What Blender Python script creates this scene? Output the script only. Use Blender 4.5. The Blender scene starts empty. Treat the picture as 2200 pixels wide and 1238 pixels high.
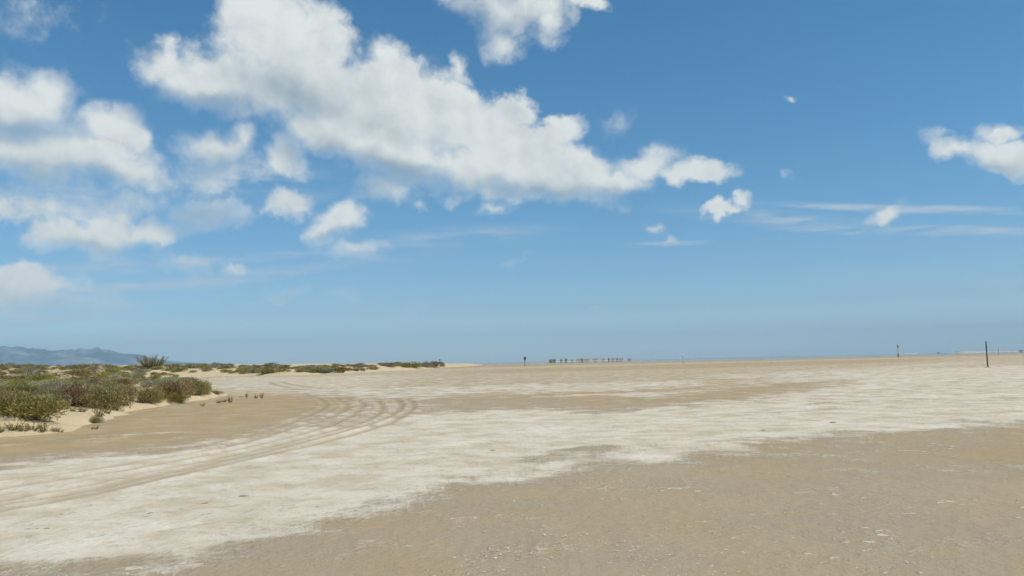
import bpy, math, random
import numpy as np
from mathutils import Matrix, Vector

R = math.radians
scene = bpy.context.scene
C = scene.collection

# ------------------------------------------------------------------ camera
EYE = 1.6
FPX, CX, CY = 1727.0, 1100.0, 619.0
PITCH, ROLL = R(5.25), R(-1.24)
CAM = Matrix.Rotation(R(90) + PITCH, 3, 'X') @ Matrix.Rotation(ROLL, 3, 'Z')
cam_data = bpy.data.cameras.new('camera')
cam_data.sensor_width = 36.0
cam_data.lens = 36.0 * FPX / 2200.0
cam_data.clip_start = 0.1
cam_data.clip_end = 60000.0
cam = bpy.data.objects.new('camera', cam_data)
C.objects.link(cam)
cam.matrix_world = Matrix.Translation((0, 0, EYE)) @ CAM.to_4x4()
scene.camera = cam


def pdir(px, py):
    v = CAM @ Vector(((px - CX) / FPX, -(py - CY) / FPX, -1.0))
    return v.normalized()


# ------------------------------------------------------------------ view / render
scene.view_settings.view_transform = 'Standard'
scene.view_settings.look = 'None'
scene.view_settings.gamma = 1.0
scene.view_settings.exposure = 0.0
scene.view_settings.use_curve_mapping = False
scene.cycles.use_denoising = True
scene.cycles.use_adaptive_sampling = True
scene.cycles.adaptive_threshold = 0.02
scene.cycles.adaptive_min_samples = 16
scene.cycles.max_bounces = 5
scene.cycles.diffuse_bounces = 2
scene.cycles.transparent_max_bounces = 8
scene.cycles.volume_bounces = 0
scene.cycles.sample_clamp_indirect = 8.0

# ------------------------------------------------------------------ sun
SUN_EL, SUN_AZ = R(56), R(112)          # azimuth measured clockwise from the view axis (+Y)
sun_data = bpy.data.lights.new('sun', 'SUN')
sun_data.energy = 3.9
sun_data.angle = R(0.53)
sun_data.color = (1.0, 0.945, 0.85)
sun = bpy.data.objects.new('sun', sun_data)
C.objects.link(sun)
sdir = Vector((math.sin(SUN_AZ) * math.cos(SUN_EL), math.cos(SUN_AZ) * math.cos(SUN_EL), math.sin(SUN_EL)))
sun.rotation_euler = sdir.to_track_quat('Z', 'Y').to_euler()
sun.location = (0, 0, 60)


# ------------------------------------------------------------------ node helper
class NT:
    def __init__(self, tree):
        self.t = tree
        self.n = tree.nodes
        self.n.clear()

    def new(self, typ, ins=None, **props):
        nd = self.n.new(typ)
        for k, v in props.items():
            setattr(nd, k, v)
        for k, v in (ins or {}).items():
            self.put(nd, k, v)
        return nd

    def put(self, nd, k, v):
        if hasattr(v, 'is_output'):
            self.t.links.new(v, nd.inputs[k])
        else:
            nd.inputs[k].default_value = v

    def m(self, op, a, b=None, c=None, clamp=False):
        nd = self.new('ShaderNodeMath', operation=op, use_clamp=clamp)
        for i, v in enumerate((a, b, c)):
            if v is not None:
                self.put(nd, i, v)
        return nd.outputs[0]

    def vm(self, op, a, b=None, scale=None):
        nd = self.new('ShaderNodeVectorMath', operation=op)
        self.put(nd, 0, a)
        if b is not None:
            self.put(nd, 1, b)
        if scale is not None:
            self.put(nd, 'Scale', scale)
        return nd.outputs['Value' if op in ('LENGTH', 'DOT_PRODUCT', 'DISTANCE') else 'Vector']

    def noise(self, vec, scale, detail=4.0, rough=0.5, dist=0.0, color=False, dim='3D'):
        nd = self.new('ShaderNodeTexNoise', {'Scale': scale, 'Detail': detail, 'Roughness': rough, 'Distortion': dist},
                      noise_dimensions=dim)
        if vec is not None:
            self.put(nd, 'Vector', vec)
        return nd.outputs['Color' if color else 'Fac']

    def ss(self, v, lo, hi, a=0.0, b=1.0):
        nd = self.new('ShaderNodeMapRange', {'Value': v, 'From Min': lo, 'From Max': hi, 'To Min': a, 'To Max': b},
                      interpolation_type='SMOOTHSTEP')
        return nd.outputs[0]

    def mix(self, f, a, b, blend='MIX'):
        nd = self.new('ShaderNodeMix', data_type='RGBA', blend_type=blend)
        for k, v in ((0, f), (6, a), (7, b)):
            if not hasattr(v, 'is_output') and k and len(v) == 3:
                v = (*v, 1.0)
            self.put(nd, k, v)
        return nd.outputs[2]


# ------------------------------------------------------------------ world: daylight sky with cumulus
world = bpy.data.worlds.new('World')
scene.world = world
world.use_nodes = True
W = NT(world.node_tree)
SKY_STRENGTH = 0.1


def azel(px, py):
    d = pdir(px, py)
    return math.atan2(d.x, d.y), math.asin(d.z)


# cumulus masses: image-plane centre, half axes, tilt, thickness (turned into azimuth and elevation below)
CUMULUS = [
    (600, 90, 160, 115, 0, 1.1), (565, 30, 115, 70, 0, 1.1), (690, 95, 80, 100, 0, 1.1), (430, 165, 120, 65, 12, 1),
    (345, 140, 62, 55, 0, .8), (360, 105, 28, 34, 0, .6), (560, 185, 220, 80, 8, 1.1), (780, 225, 230, 95, 18, 1.15),
    (960, 265, 240, 95, 20, 1.15), (1100, 325, 230, 80, 18, 1.1), (1230, 380, 160, 56, 12, 1), (985, 158, 32, 36, 0, .6),
    (1105, 243, 66, 44, 0, .8), (1190, 290, 70, 46, 0, .9), (880, 190, 130, 65, 25, .8), (1400, 352, 95, 50, -20, 1.0),
    (1310, 400, 140, 36, -4, .85), (1518, 368, 85, 40, 0, .95), (1460, 375, 80, 32, 0, .8), (850, 345, 170, 62, 20, .9), (700, 285, 150, 66, 20, .95),
    (1010, 368, 210, 66, 12, .95), (1180, 402, 200, 46, 6, .9), (860, 330, 180, 76, 18, 1.0), (1050, 300, 200, 70, 20, 1.0), (612, 330, 56, 70, 0, .75), (455, 310, 95, 52, 0, .62), (520, 290, 34, 44, 0, .55), (830, 400, 80, 40, 0, .45),
    (1095, 15, 170, 60, 0, .95), (1080, 88, 62, 62, 0, .8), (1170, 50, 76, 52, 0, .75), (960, -5, 90, 28, 0, .6),
    (25, 232, 118, 76, 0, .95), (100, 185, 66, 58, 0, .75), (140, 338, 215, 74, 10, 1.0), (230, 268, 80, 54, 0, .85),
    (292, 290, 44, 36, 0, .7), (40, 325, 150, 70, 0, .9), (270, 375, 110, 48, 12, .8),
    (245, 485, 66, 50, 0, .85), (200, 512, 120, 44, 0, .85), (325, 498, 105, 36, -8, .7), (130, 500, 58, 40, 0, .7),
    (430, 462, 110, 40, 0, .5), (230, 445, 200, 40, 0, .42), (20, 450, 55, 36, 0, .42), (470, 355, 150, 55, 0, .42),
    (60, 606, 110, 34, 0, 1.1), (20, 622, 95, 36, 0, 1.0), (100, 655, 180, 36, 0, .5),
    (620, 448, 56, 34, 0, .6), (720, 482, 95, 48, -18, 1.0), (760, 458, 48, 42, 0, .85), (680, 505, 60, 24, 0, .7),
    (775, 540, 86, 26, 0, .45), (415, 566, 78, 28, 0, .45), (520, 575, 40, 18, 0, .3),
    (980, 428, 52, 24, 0, .38), (1065, 455, 48, 24, 0, .36), (905, 436, 28, 16, 0, .22),
    (1562, 449, 60, 14, 0, .72), (1612, 430, 28, 19, -30, .62), (1893, 450, 44, 20, -40, .6), (1335, 272, 44, 22, -35, .13),
    (1692, 204, 18, 13, 0, .36), (1686, 382, 20, 14, 0, .34), (1420, 480, 20, 16, 0, .26), (1440, 515, 32, 18, 0, .3),
    (2138, 286, 46, 27, 0, .72), (2150, 340, 110, 36, 8, 1.0), (2045, 320, 56, 26, 20, .75), (2220, 345, 80, 32, 0, .95),
    (735, 652, 40, 17, 0, .42), (612, 634, 44, 16, 0, .38), (880, 660, 50, 16, -20, .36), (1120, 567, 50, 14, 0, .2), (1280, 676, 40, 12, 0, .3),
    (830, 120, 60, 40, 20, .38), (1240, 10, 60, 20, 0, .4), (80, 25, 60, 40, 0, .06), 
]
# grey undersides and bright crowns of the same masses
SHADED = [
    (420, 235, 190, 55, 5, 1), (700, 350, 200, 60, 20, .9), (880, 385, 200, 45, 15, .9), (1150, 415, 200, 32, 8, .8),
    (620, 200, 200, 60, 10, .6), (120, 395, 230, 45, 8, .85), (40, 275, 120, 36, 0, .55), (240, 540, 140, 26, 0, .6),
    (720, 512, 80, 22, -8, .6), (1040, 40, 110, 60, 0, .5), (430, 470, 120, 40, 0, .9), (1340, 425, 130, 24, 0, .6),
    (455, 340, 90, 45, 0, .6), (2160, 372, 110, 18, 8, .4), (90, 668, 150, 26, 0, .3), (735, 652, 40, 20, 0, 1.2),
    (612, 634, 40, 20, 0, 1.2), (880, 660, 60, 22, 0, 1.2), (420, 575, 90, 24, 0, .7), (820, 270, 130, 40, 20, .35),
]
# long thin high streaks
STREAKS = [
    (1960, 496, 360, 15, 0, .62), (1950, 449, 400, 12, 1, .58), (1500, 521, 190, 8, -2, .6), (700, 540, 520, 18, -7, .36),
    (300, 612, 330, 16, -6, .4), (120, 685, 190, 18, -9, .5), (1020, 505, 300, 28, -4, .3), (1650, 468, 300, 26, 4, .42),
    (2050, 600, 400, 26, 2, .2), (900, 665, 400, 12, 1, .22), (1700, 715, 700, 16, -2, .2), (350, 715, 420, 14, -2, .2), (900, 520, 350, 38, -4, .34), (480, 600, 420, 26, -7, .42), (250, 570, 200, 34, -5, .36),
    (620, 400, 200, 80, 0, .26), (450, 400, 150, 60, 0, .3), (880, 150, 160, 60, 20, .34), (120, 430, 220, 44, 0, .36), (800, 545, 180, 40, -4, .36),
]


def ellipses(p, items, k=0.15, step=5.0):
    """smooth union of soft ellipses in azimuth and elevation"""
    out = None
    sp = W.new('ShaderNodeSeparateXYZ', {'Vector': p}).outputs
    groups = {}
    for q in items:
        # tilt against the horizon, positive clockwise
        (a0, e0), (a1, e1) = azel(q[0], q[1]), azel(q[0] + q[2] * math.cos(R(q[4])), q[1] + q[2] * math.sin(R(q[4])))
        turn = step * round(math.degrees(-math.atan2(e1 - e0, a1 - a0)) / step)
        groups.setdefault(turn, []).append(q)
    for turn, mine in groups.items():
        ca, sa = math.cos(R(turn)), -math.sin(R(turn))       # tilt is clockwise in the picture, elevation points up
        if turn:
            u = W.m('MULTIPLY_ADD', sp[0], ca, W.m('MULTIPLY', sp[1], sa))
            v = W.m('MULTIPLY_ADD', sp[0], -sa, W.m('MULTIPLY', sp[1], ca))
        else:
            u, v = sp[0], sp[1]
        for cx, cy, rx, ry, ang, w in mine:
            a0, e0 = azel(cx, cy)
            la = rx / FPX * 0.97
            lb = ry / FPX * 0.97
            u0, v0 = a0 * ca + e0 * sa, -a0 * sa + e0 * ca
            # the running union rides along in Z (scaled away) so that the renderer works through the list in order
            vec = W.new('ShaderNodeCombineXYZ', {'X': u, 'Y': v, 'Z': 0.0 if out is None else out}).outputs[0]
            nd = W.new('ShaderNodeVectorMath', {0: vec, 1: (1 / la, 1 / lb, 1e-6), 2: (-u0 / la, -v0 / lb, 0)}, operation='MULTIPLY_ADD')
            f = W.m('MULTIPLY_ADD', W.vm('LENGTH', nd.outputs[0]), -w, w)
            out = f if out is None else W.m('SMOOTH_MAX', out, f, k)
    return out


tc = W.new('ShaderNodeTexCoord')
D = W.vm('NORMALIZE', tc.outputs['Generated'])
sep = W.new('ShaderNodeSeparateXYZ', {'Vector': D})
dx, dy, dz = sep.outputs
az = W.m('ARCTAN2', dx, dy)
el = W.m('ARCSINE', dz)
P = W.new('ShaderNodeCombineXYZ', {'X': az, 'Y': el}).outputs[0]


def centred(col, amp):
    return W.vm('SCALE', W.vm('SUBTRACT', col, (0.5, 0.5, 0.5)), scale=amp)


w1 = centred(W.noise(D, 11.0, 3.0, 0.55, color=True), 0.062)
w2 = centred(W.noise(D, 46.0, 4.0, 0.6, color=True), 0.028)
Pw = W.vm('MULTIPLY', W.vm('ADD', P, W.vm('ADD', w1, w2)), (1, 1, 0))
Pl = W.vm('MULTIPLY', W.vm('ADD', P, w1), (1, 1, 0))
Ps = W.vm('ADD', P, W.vm('MULTIPLY', w1, (0.3, 0.10, 0)))

field = ellipses(Pw, CUMULUS)
# the same fair-weather cumulus goes on over the rest of the sky
zc = W.m('MAXIMUM', W.m('ADD', dz, 0.12), 0.05)
plane = W.new('ShaderNodeCombineXYZ', {'X': W.m('DIVIDE', dx, zc), 'Y': W.m('DIVIDE', dy, zc)}).outputs[0]
gen = W.m('MULTIPLY_ADD', W.noise(plane, 1.1, 5.0, 0.5), 5.0, -2.75)
out_az = W.ss(W.m('ABSOLUTE', az), 0.60, 0.72)
out_el = W.ss(el, 0.46, 0.56)
outside = W.m('MAXIMUM', out_az, out_el)
gen = W.m('SUBTRACT', W.m('MULTIPLY', W.m('ADD', gen, 2.0), outside), 2.0)
gen = W.m('MINIMUM', gen, 1.0)
field = W.m('MAXIMUM', field, gen)

n_big = W.noise(D, 17.0, 8.0, 0.60)
n_fine = W.noise(D, 62.0, 6.0, 0.66)
n_soft = W.noise(D, 7.0, 2.0, 0.5)
shade = W.ss(ellipses(Pl, SHADED, 0.2), -0.25, 0.75)
dens = W.m('ADD', field, W.m('MULTIPLY_ADD', n_big, 0.80, -0.40))
dens = W.m('ADD', dens, W.m('MULTIPLY_ADD', n_fine, 0.36, -0.18))
soft = W.m('ADD', W.ss(n_soft, 0.35, 0.65, 0.32, 0.74), W.m('MULTIPLY', shade, 0.50))
alpha = W.m('POWER', W.ss(dens, -0.05, soft), 0.9)

# relief: difference of the noise towards the light
Ds = W.vm('ADD', D, (0.012, -0.004, 0.016))
n_off = W.noise(Ds, 17.0, 5.0, 0.56)
relief = W.m('SUBTRACT', n_big, n_off)
shade = W.m('MULTIPLY', shade, W.ss(dens, 0.05, 0.7))
bright = W.m('ADD', W.m('MULTIPLY', relief, 1.15), W.m('MULTIPLY_ADD', shade, -0.85, 0.97))
bright = W.m('ADD', bright, W.m('MULTIPLY_ADD', n_soft, 0.5, -0.27))
bright = W.m('ADD', bright, W.m('MULTIPLY_ADD', n_fine, 0.10, -0.05))
bright = W.m('MAXIMUM', W.m('MINIMUM', bright, 1.05), 0.05)
cloud_col = W.mix(bright, (3.2, 4.15, 4.8), (8.0, 8.35, 8.15))

sky = W.new('ShaderNodeTexSky', sky_type='NISHITA', sun_disc=False, sun_elevation=SUN_EL, sun_rotation=SUN_AZ,
            altitude=0.0, air_density=1.0, dust_density=0.3, ozone_density=1.0)
sky_c = sky.outputs[0]
# clear maritime air: less red aloft than the standard atmosphere
tint = W.new('ShaderNodeValToRGB', {'Fac': W.m('MULTIPLY', dz, 2.5)})
TINT = [(0.02, (1.28, 1.54, 1.98)), (0.07, (1.20, 1.46, 1.84)), (0.163, (.79, 1.05, 1.31)), (0.306, (.63, .95, 1.18)), (0.514, (.52, .93, 1.13)), (1.0, (.40, .89, 1.11))]
while len(tint.color_ramp.elements) < len(TINT):
    tint.color_ramp.elements.new(0.5)
for e_, (p_, c_) in zip(tint.color_ramp.elements, TINT):
    e_.position, e_.color = p_, (*c_, 1)
sky_c = W.mix(1.0, sky_c, tint.outputs[0], 'MULTIPLY')
st_noise = W.noise(W.vm('MULTIPLY', D, (12, 12, 90)), 1.0, 6.0, 0.6)
st = W.m('MULTIPLY', W.ss(ellipses(Ps, STREAKS, 0.05, 1.5), 0.0, 0.45, 0.0, 0.7), W.ss(st_noise, 0.32, 0.72))
sky_c = W.mix(st, sky_c, (6.6, 7.0, 7.2))
col = W.mix(alpha, sky_c, cloud_col)
bg = W.new('ShaderNodeBackground', {'Color': col, 'Strength': SKY_STRENGTH})
W.new('ShaderNodeOutputWorld', {'Surface': bg.outputs[0]})
world.cycles.sampling_method = 'MANUAL'
world.cycles.sample_map_resolution = 256


# ------------------------------------------------------------------ numpy noise
def _hash(ix, iy, s):
    n = (ix.astype(np.int64) * 374761393 + iy.astype(np.int64) * 668265263 + s * 1442695041) & 0x7fffffff
    n = ((n ^ (n >> 13)) * 1274126177) & 0x7fffffff
    n = (n ^ (n >> 16)) & 0xffffff
    return n / float(0xffffff)


def vnoise(x, y, s=0):
    ix, iy = np.floor(x), np.floor(y)
    fx, fy = x - ix, y - iy
    fx = fx * fx * fx * (fx * (fx * 6 - 15) + 10)
    fy = fy * fy * fy * (fy * (fy * 6 - 15) + 10)
    a, b = _hash(ix, iy, s), _hash(ix + 1, iy, s)
    c, d = _hash(ix, iy + 1, s), _hash(ix + 1, iy + 1, s)
    return (a + (b - a) * fx) * (1 - fy) + (c + (d - c) * fx) * fy


def fbm(x, y, s=0, octs=4, rough=0.5):
    t, a, n = 0.0, 1.0, 0.0
    for o in range(octs):
        t = t + a * vnoise(x * 2 ** o + 17.3 * o, y * 2 ** o - 9.1 * o, s + o)
        n += a
        a *= rough
    return t / n


def sstep(lo, hi, v):
    t = np.clip((v - lo) / (hi - lo), 0, 1)
    return t * t * (3 - 2 * t)


def seg_dist(x, y, a, b):
    ax, ay = a
    bx, by = b
    vx, vy = bx - ax, by - ay
    t = np.clip(((x - ax) * vx + (y - ay) * vy) / (vx * vx + vy * vy + 1e-12), 0, 1)
    return np.hypot(x - ax - t * vx, y - ay - t * vy)


def poly_sd(x, y, pts):
    """signed distance to a polygon, positive inside"""
    d = np.full(x.shape, 1e9)
    ins = np.zeros(x.shape, bool)
    n = len(pts)
    for i in range(n):
        a, b = pts[i], pts[(i + 1) % n]
        d = np.minimum(d, seg_dist(x, y, a, b))
        cond = (a[1] > y) != (b[1] > y)
        with np.errstate(divide='ignore', invalid='ignore'):
            xi = a[0] + (y - a[1]) * (b[0] - a[0]) / (b[1] - a[1] + 1e-12)
        ins ^= cond & (x < xi)
    return np.where(ins, d, -d)


def flat(px, py):
    """point of the level flat seen at a picture position"""
    d = pdir(px, py)
    t = -EYE / min(d.z, -1e-4)
    return (d.x * t, d.y * t)


# ------------------------------------------------------------------ terrain heights
NEAR_FOOT = [flat(*p) for p in ((-420, 990), (0, 938), (70, 934), (140, 928), (200, 912), (250, 892), (300, 878), (360, 872),
                                (420, 862), (478, 850))]
NEAR_POLY = NEAR_FOOT + [(-21.5, 55), (-27, 68), (-37, 92), (-58, 140), (-90, 215), (-230, 260), (-190, 60), (-60, 12)]
FAR_POLY = [(-300, 210), (-190, 172), (-90, 163)] + [flat(*p) for p in ((470, 808.5), (600, 807), (730, 803.5), (800, 799.5),
            (850, 796.5), (900, 794), (950, 789.5), (1010, 787))] + [(-22, 520), (-90, 560), (-420, 480), (-420, 260)]


def dune_near(x, y):
    r = np.hypot(x, y)
    wob = (fbm(x * 0.5, y * 0.5, 5) - 0.5) * 1.6
    s = poly_sd(x, y, NEAR_POLY) + wob * np.clip(r / 40, .5, 1.5)
    h = 0.42 * (1 - np.exp(-np.maximum(s, 0) / 1.0)) + 0.30 * sstep(1.0, 9.0, s) + 0.25 * sstep(10, 40, s)
    hum = (fbm(x * 0.42 + 3, y * 0.42, 11, 3) - 0.45) * 0.75 + (fbm(x * 1.3, y * 1.3, 23, 3) - 0.5) * 0.22
    h = h + hum * sstep(0.0, 2.5, s)
    h = h + 0.75 * sstep(62, 100, r) * sstep(2, 12, s)
    return np.where(s > -0.6, np.maximum(h, -0.02) + np.minimum(s, 0) * 0.25, -0.2)


def dune_far(x, y):
    wob = (fbm(x * 0.07, y * 0.07, 31) - 0.5) * 12 + (fbm(x * .3, y * .3, 37, 3) - 0.5) * 4
    s = poly_sd(x, y, FAR_POLY) + wob
    left = np.clip((-x - 40) / 120.0, 0, 1)
    h = 0.75 * (1 - np.exp(-np.maximum(s, 0) / 3.0)) + (0.45 + 1.9 * left) * sstep(3, 30, s)
    h = h + ((fbm(x * 0.09, y * 0.09, 41, 4) - 0.42) * 1.6) * sstep(0, 10, s)
    return np.where(s > -2, np.maximum(h, -0.02) + np.minimum(s, 0) * 0.08, -0.3)


def height(x, y):
    x, y = np.atleast_1d(np.asarray(x, float)), np.atleast_1d(np.asarray(y, float))
    return np.maximum(0.0, np.maximum(dune_near(x, y), dune_far(x, y)))


def on_ground(px, py):
    """first point of the terrain in that direction"""
    d = pdir(px, py)
    t = np.concatenate([np.linspace(8, 120, 1600), np.linspace(120, 560, 1400)])
    x, y, z = d.x * t, d.y * t, EYE + d.z * t
    hit = np.nonzero(z <= height(x, y) + 0.003)[0]
    i = hit[0] if len(hit) else len(t) - 1
    return float(x[i]), float(y[i]), float(height(x[i], y[i])[0])


# ------------------------------------------------------------------ mesh helpers
def mesh_np(name, verts, faces, smooth=False, attrs=None):
    """faces: int array (n, k)"""
    me = bpy.data.meshes.new(name)
    verts = np.asarray(verts, np.float32)
    faces = np.asarray(faces, np.int32)
    n, k = faces.shape
    me.vertices.add(len(verts))
    me.vertices.foreach_set('co', verts.ravel())
    me.loops.add(n * k)
    me.loops.foreach_set('vertex_index', faces.ravel())
    me.polygons.add(n)
    me.polygons.foreach_set('loop_start', np.arange(0, n * k, k, dtype=np.int32))
    if smooth:
        me.polygons.foreach_set('use_smooth', np.ones(n, bool))
    me.update(calc_edges=True)
    for an, av in (attrs or {}).items():
        av = np.asarray(av, np.float32)
        if av.ndim == 1:
            a = me.attributes.new(an, 'FLOAT', 'POINT')
            a.data.foreach_set('value', av)
        else:
            a = me.attributes.new(an, 'FLOAT_COLOR', 'POINT')
            a.data.foreach_set('color', av.ravel())
    return me


def link(name, me, mat=None, parent=None):
    o = bpy.data.objects.new(name, me)
    C.objects.link(o)
    if mat is not None and me is not None and not me.materials:
        me.materials.append(mat)
    if parent is not None:
        o.parent = parent
    return o


def tag(o, label=None, cat=None, group=None, kind=None):
    for k, v in (('label', label), ('category', cat), ('group', group), ('kind', kind)):
        if v:
            o[k] = v
    return o


def grid_faces(nr, nc, wrap=False):
    i = np.arange(nr - 1)[:, None] * nc
    j = np.arange(nc if wrap else nc - 1)[None, :]
    j2 = (j + 1) % nc
    return np.stack([i + j, i + j2, i + nc + j2, i + nc + j], -1).reshape(-1, 4)


def principled(name, rough=0.9, spec=0.2):
    m = bpy.data.materials.new(name)
    m.use_nodes = True
    T = NT(m.node_tree)
    b = T.new('ShaderNodeBsdfPrincipled', {'Roughness': rough, 'Specular IOR Level': spec})
    T.new('ShaderNodeOutputMaterial', {'Surface': b.outputs[0]})
    return m, T, b


# ------------------------------------------------------------------ ground material
def sand_nodes(T, b, is_dune):
    geo = T.new('ShaderNodeNewGeometry')
    pos = T.vm('MULTIPLY', geo.outputs['Position'], (1, 1, 0))
    n_large = T.noise(pos, 0.12, 5.0, 0.55)
    n_mid = T.noise(pos, 1.1, 7.0, 0.62)
    n_fine = T.noise(pos, 9.0, 6.0, 0.65)
    n_grain = T.noise(pos, 60.0, 3.0, 0.6)
    if is_dune:
        c = T.mix(n_mid, (0.525, 0.405, 0.235), (0.655, 0.530, 0.335))
        c = T.mix(T.ss(n_fine, 0.60, 0.75, 0, 0.5), c, (0.40, 0.30, 0.175))
        bump = T.m('MULTIPLY_ADD', n_fine, 0.05, T.m('MULTIPLY', n_mid, 0.14))
    else:
        at = T.new('ShaderNodeVertexColor', layer_name='layout')
        s = T.new('ShaderNodeSeparateColor', {'Color': at.outputs[0]})
        crust_a, rut, tan_a = s.outputs
        # damp sand
        blot = T.noise(pos, 0.42, 6.0, 0.65, 0.4)
        damp = T.mix(T.ss(n_large, 0.38, 0.62), (0.401, 0.302, 0.178), (0.405, 0.329, 0.221))
        damp = T.mix(T.ss(blot, 0.42, 0.60), damp, (0.379, 0.310, 0.214))
        damp = T.mix(T.ss(n_mid, 0.50, 0.66, 0, 0.7), damp, (0.425, 0.326, 0.197))
        damp = T.mix(T.ss(n_fine, 0.52, 0.70, 0, 0.42), damp, (0.464, 0.373, 0.260))
        dry = T.mix(T.ss(n_mid, 0.35, 0.65), (0.400, 0.286, 0.146), (0.465, 0.345, 0.190))
        dry = T.mix(T.ss(blot, 0.45, 0.62, 0, 0.6), dry, (0.358, 0.262, 0.140))
        c = T.mix(tan_a, damp, dry)
        # salt crust: thick and clean in places, thin and dirty in others
        white = T.mix(T.ss(n_mid, 0.36, 0.62), (0.545, 0.461, 0.328), (0.665, 0.598, 0.475))
        white = T.mix(T.ss(blot, 0.50, 0.68, 0, 0.8), white, (0.735, 0.676, 0.560))
        white = T.mix(T.ss(n_fine, 0.53, 0.66, 0, 0.5), white, (0.48, 0.405, 0.285))
        white = T.mix(T.ss(n_large, 0.52, 0.72, 0, 0.4), white, (0.565, 0.475, 0.335))
        e = T.m('ADD', crust_a, T.m('MULTIPLY_ADD', n_mid, 1.5, -0.75))
        e = T.m('ADD', e, T.m('MULTIPLY_ADD', n_fine, 1.1, -0.55))
        e = T.m('ADD', e, T.m('MULTIPLY_ADD', blot, 0.8, -0.40))
        cover = T.m('MULTIPLY', T.ss(e, 0.20, 0.78), T.ss(T.noise(pos, 3.3, 5.0, 0.65), 0.34, 0.46, 0.62, 1.0))
        # flecks of salt scattered over the damp sand
        fl_a = T.noise(T.vm('MULTIPLY', pos, (1.0, 1.3, 1)), 7.5, 3.0, 0.6, 0.8)
        patch = T.noise(pos, 0.55, 3.0, 0.6)
        thr = T.m('ADD', fl_a, T.m('MULTIPLY_ADD', patch, 0.75, -0.375))
        fl = T.ss(thr, 0.645, 0.74, 0, 0.8)
        fl_b = T.noise(pos, 30.0, 2.0, 0.5)
        fl2 = T.m('MULTIPLY', T.ss(fl_b, 0.68, 0.76, 0, 0.55), T.ss(patch, 0.40, 0.62))
        fl = T.m('MAXIMUM', fl, fl2)
        fl = T.m('MULTIPLY', fl, T.m('SUBTRACT', 1.0, T.m('MULTIPLY', tan_a, 0.8)))
        cover = T.m('MAXIMUM', cover, fl)
        cover = T.m('MULTIPLY', cover, T.m('SUBTRACT', 1.0, T.m('MULTIPLY', rut, 0.85)))
        c = T.mix(cover, c, white)
        c = T.mix(T.m('MULTIPLY', rut, 0.45), c, (0.365, 0.285, 0.175))
        # dark specks where the grain noise peaks
        c = T.mix(T.ss(n_grain, 0.70, 0.84, 0, 0.22), c, (0.22, 0.18, 0.13))
        bump = T.m('MULTIPLY_ADD', n_fine, 0.032, T.m('MULTIPLY', n_mid, 0.05))
        bump = T.m('MULTIPLY_ADD', cover, 0.022, bump)
    bump = T.m('MULTIPLY_ADD', n_grain, 0.006, bump)
    c = T.mix(T.m('MULTIPLY_ADD', n_grain, 0.3, 0.35), T.mix(1.0, c, (0.90, 0.89, 0.88), 'MULTIPLY'), c)
    bn = T.new('ShaderNodeBump', {'Height': bump, 'Strength': 0.8, 'Distance': 1.0})
    T.put(b, 'Base Color', c)
    T.put(b, 'Normal', bn.outputs[0])


ground_mat, T, b = principled('salt_flat', 0.95, 0.1)
sand_nodes(T, b, False)
dune_mat, T, b = principled('dune_sand', 0.95, 0.1)
sand_nodes(T, b, True)

# ------------------------------------------------------------------ ground sheet
AZF = np.radians(np.linspace(-42, 42, 860))
AZC = np.radians(np.linspace(42, 318, 110))[1:-1]
AZ = np.concatenate([AZF, AZC])
RR = np.concatenate([np.linspace(0.4, 4.6, 14), np.exp(np.linspace(math.log(4.8), math.log(60), 420)),
                     np.exp(np.linspace(math.log(60.5), math.log(900), 150)), np.exp(np.linspace(math.log(920), math.log(13800), 40))])
rg, ag = np.meshgrid(RR, AZ, indexing='ij')
gx, gy = rg * np.sin(ag), rg * np.cos(ag)


def logpolar(x, y):
    return np.arctan2(x, np.maximum(y, -1e9)), np.log(np.hypot(x, y) + 1e-6)


def px_poly(pts):
    out = []
    for p in pts:
        x, y = flat(*p)
        a, l = logpolar(np.array(x), np.array(y))
        out.append((float(a), float(l)))
    return out


la, ll = logpolar(gx, gy)
wa = la + (fbm(gx * 0.25, gy * 0.25, 61, 5, 0.6) - 0.5) * 0.05
wl = ll + (fbm(gx * 0.30 + 9, gy * 0.30, 67, 5, 0.6) - 0.5) * 0.13 + (fbm(ag * 9, ll * 6, 71, 4) - 0.5) * 0.10

crust = np.full(gx.shape, 0.10)
tan = np.zeros(gx.shape)


def paint(dst, pts, val, soft, strength=1.0):
    sd = poly_sd(wa, wl, px_poly(pts))
    k = sstep(-soft, soft, sd) * strength
    return dst * (1 - k) + val * k


FRONT = [(-900, 1300), (-300, 1238), (0, 1220), (330, 1192), (520, 1150), (700, 1112), (850, 1075), (1000, 1045), (1200, 1018), (1400, 985),
         (1600, 955), (1750, 938), (1900, 928), (2200, 910), (2700, 885)]
# dry tan sand between the dunes and the track
tan = paint(tan, [(-900, 1150), (-300, 1010), (0, 985), (300, 962), (480, 932), (620, 900), (700, 872), (680, 850), (560, 842), (400, 860),
                  (200, 800.5), (-900, 820)], 0.8, 0.08)
# far flats: mid tone, mottled
crust = paint(crust, [(-900, 900), (300, 880), (450, 856), (700, 846), (1000, 862), (1500, 868), (2700, 860), (2700, 752), (1600, 776), (1000, 790), (400, 799)], 0.42, 0.12)
tan = paint(tan, [(300, 880), (450, 856), (700, 846), (1000, 862), (1500, 868), (2700, 860), (2700, 747), (1600, 770), (1000, 783.5), (400, 798)], 0.55, 0.12)
# pale flat round the far track
crust = paint(crust, [(430, 832), (470, 812), (640, 810), (820, 806), (900, 812), (820, 826), (860, 846), (700, 850), (560, 842)], 0.60, 0.05)
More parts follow.
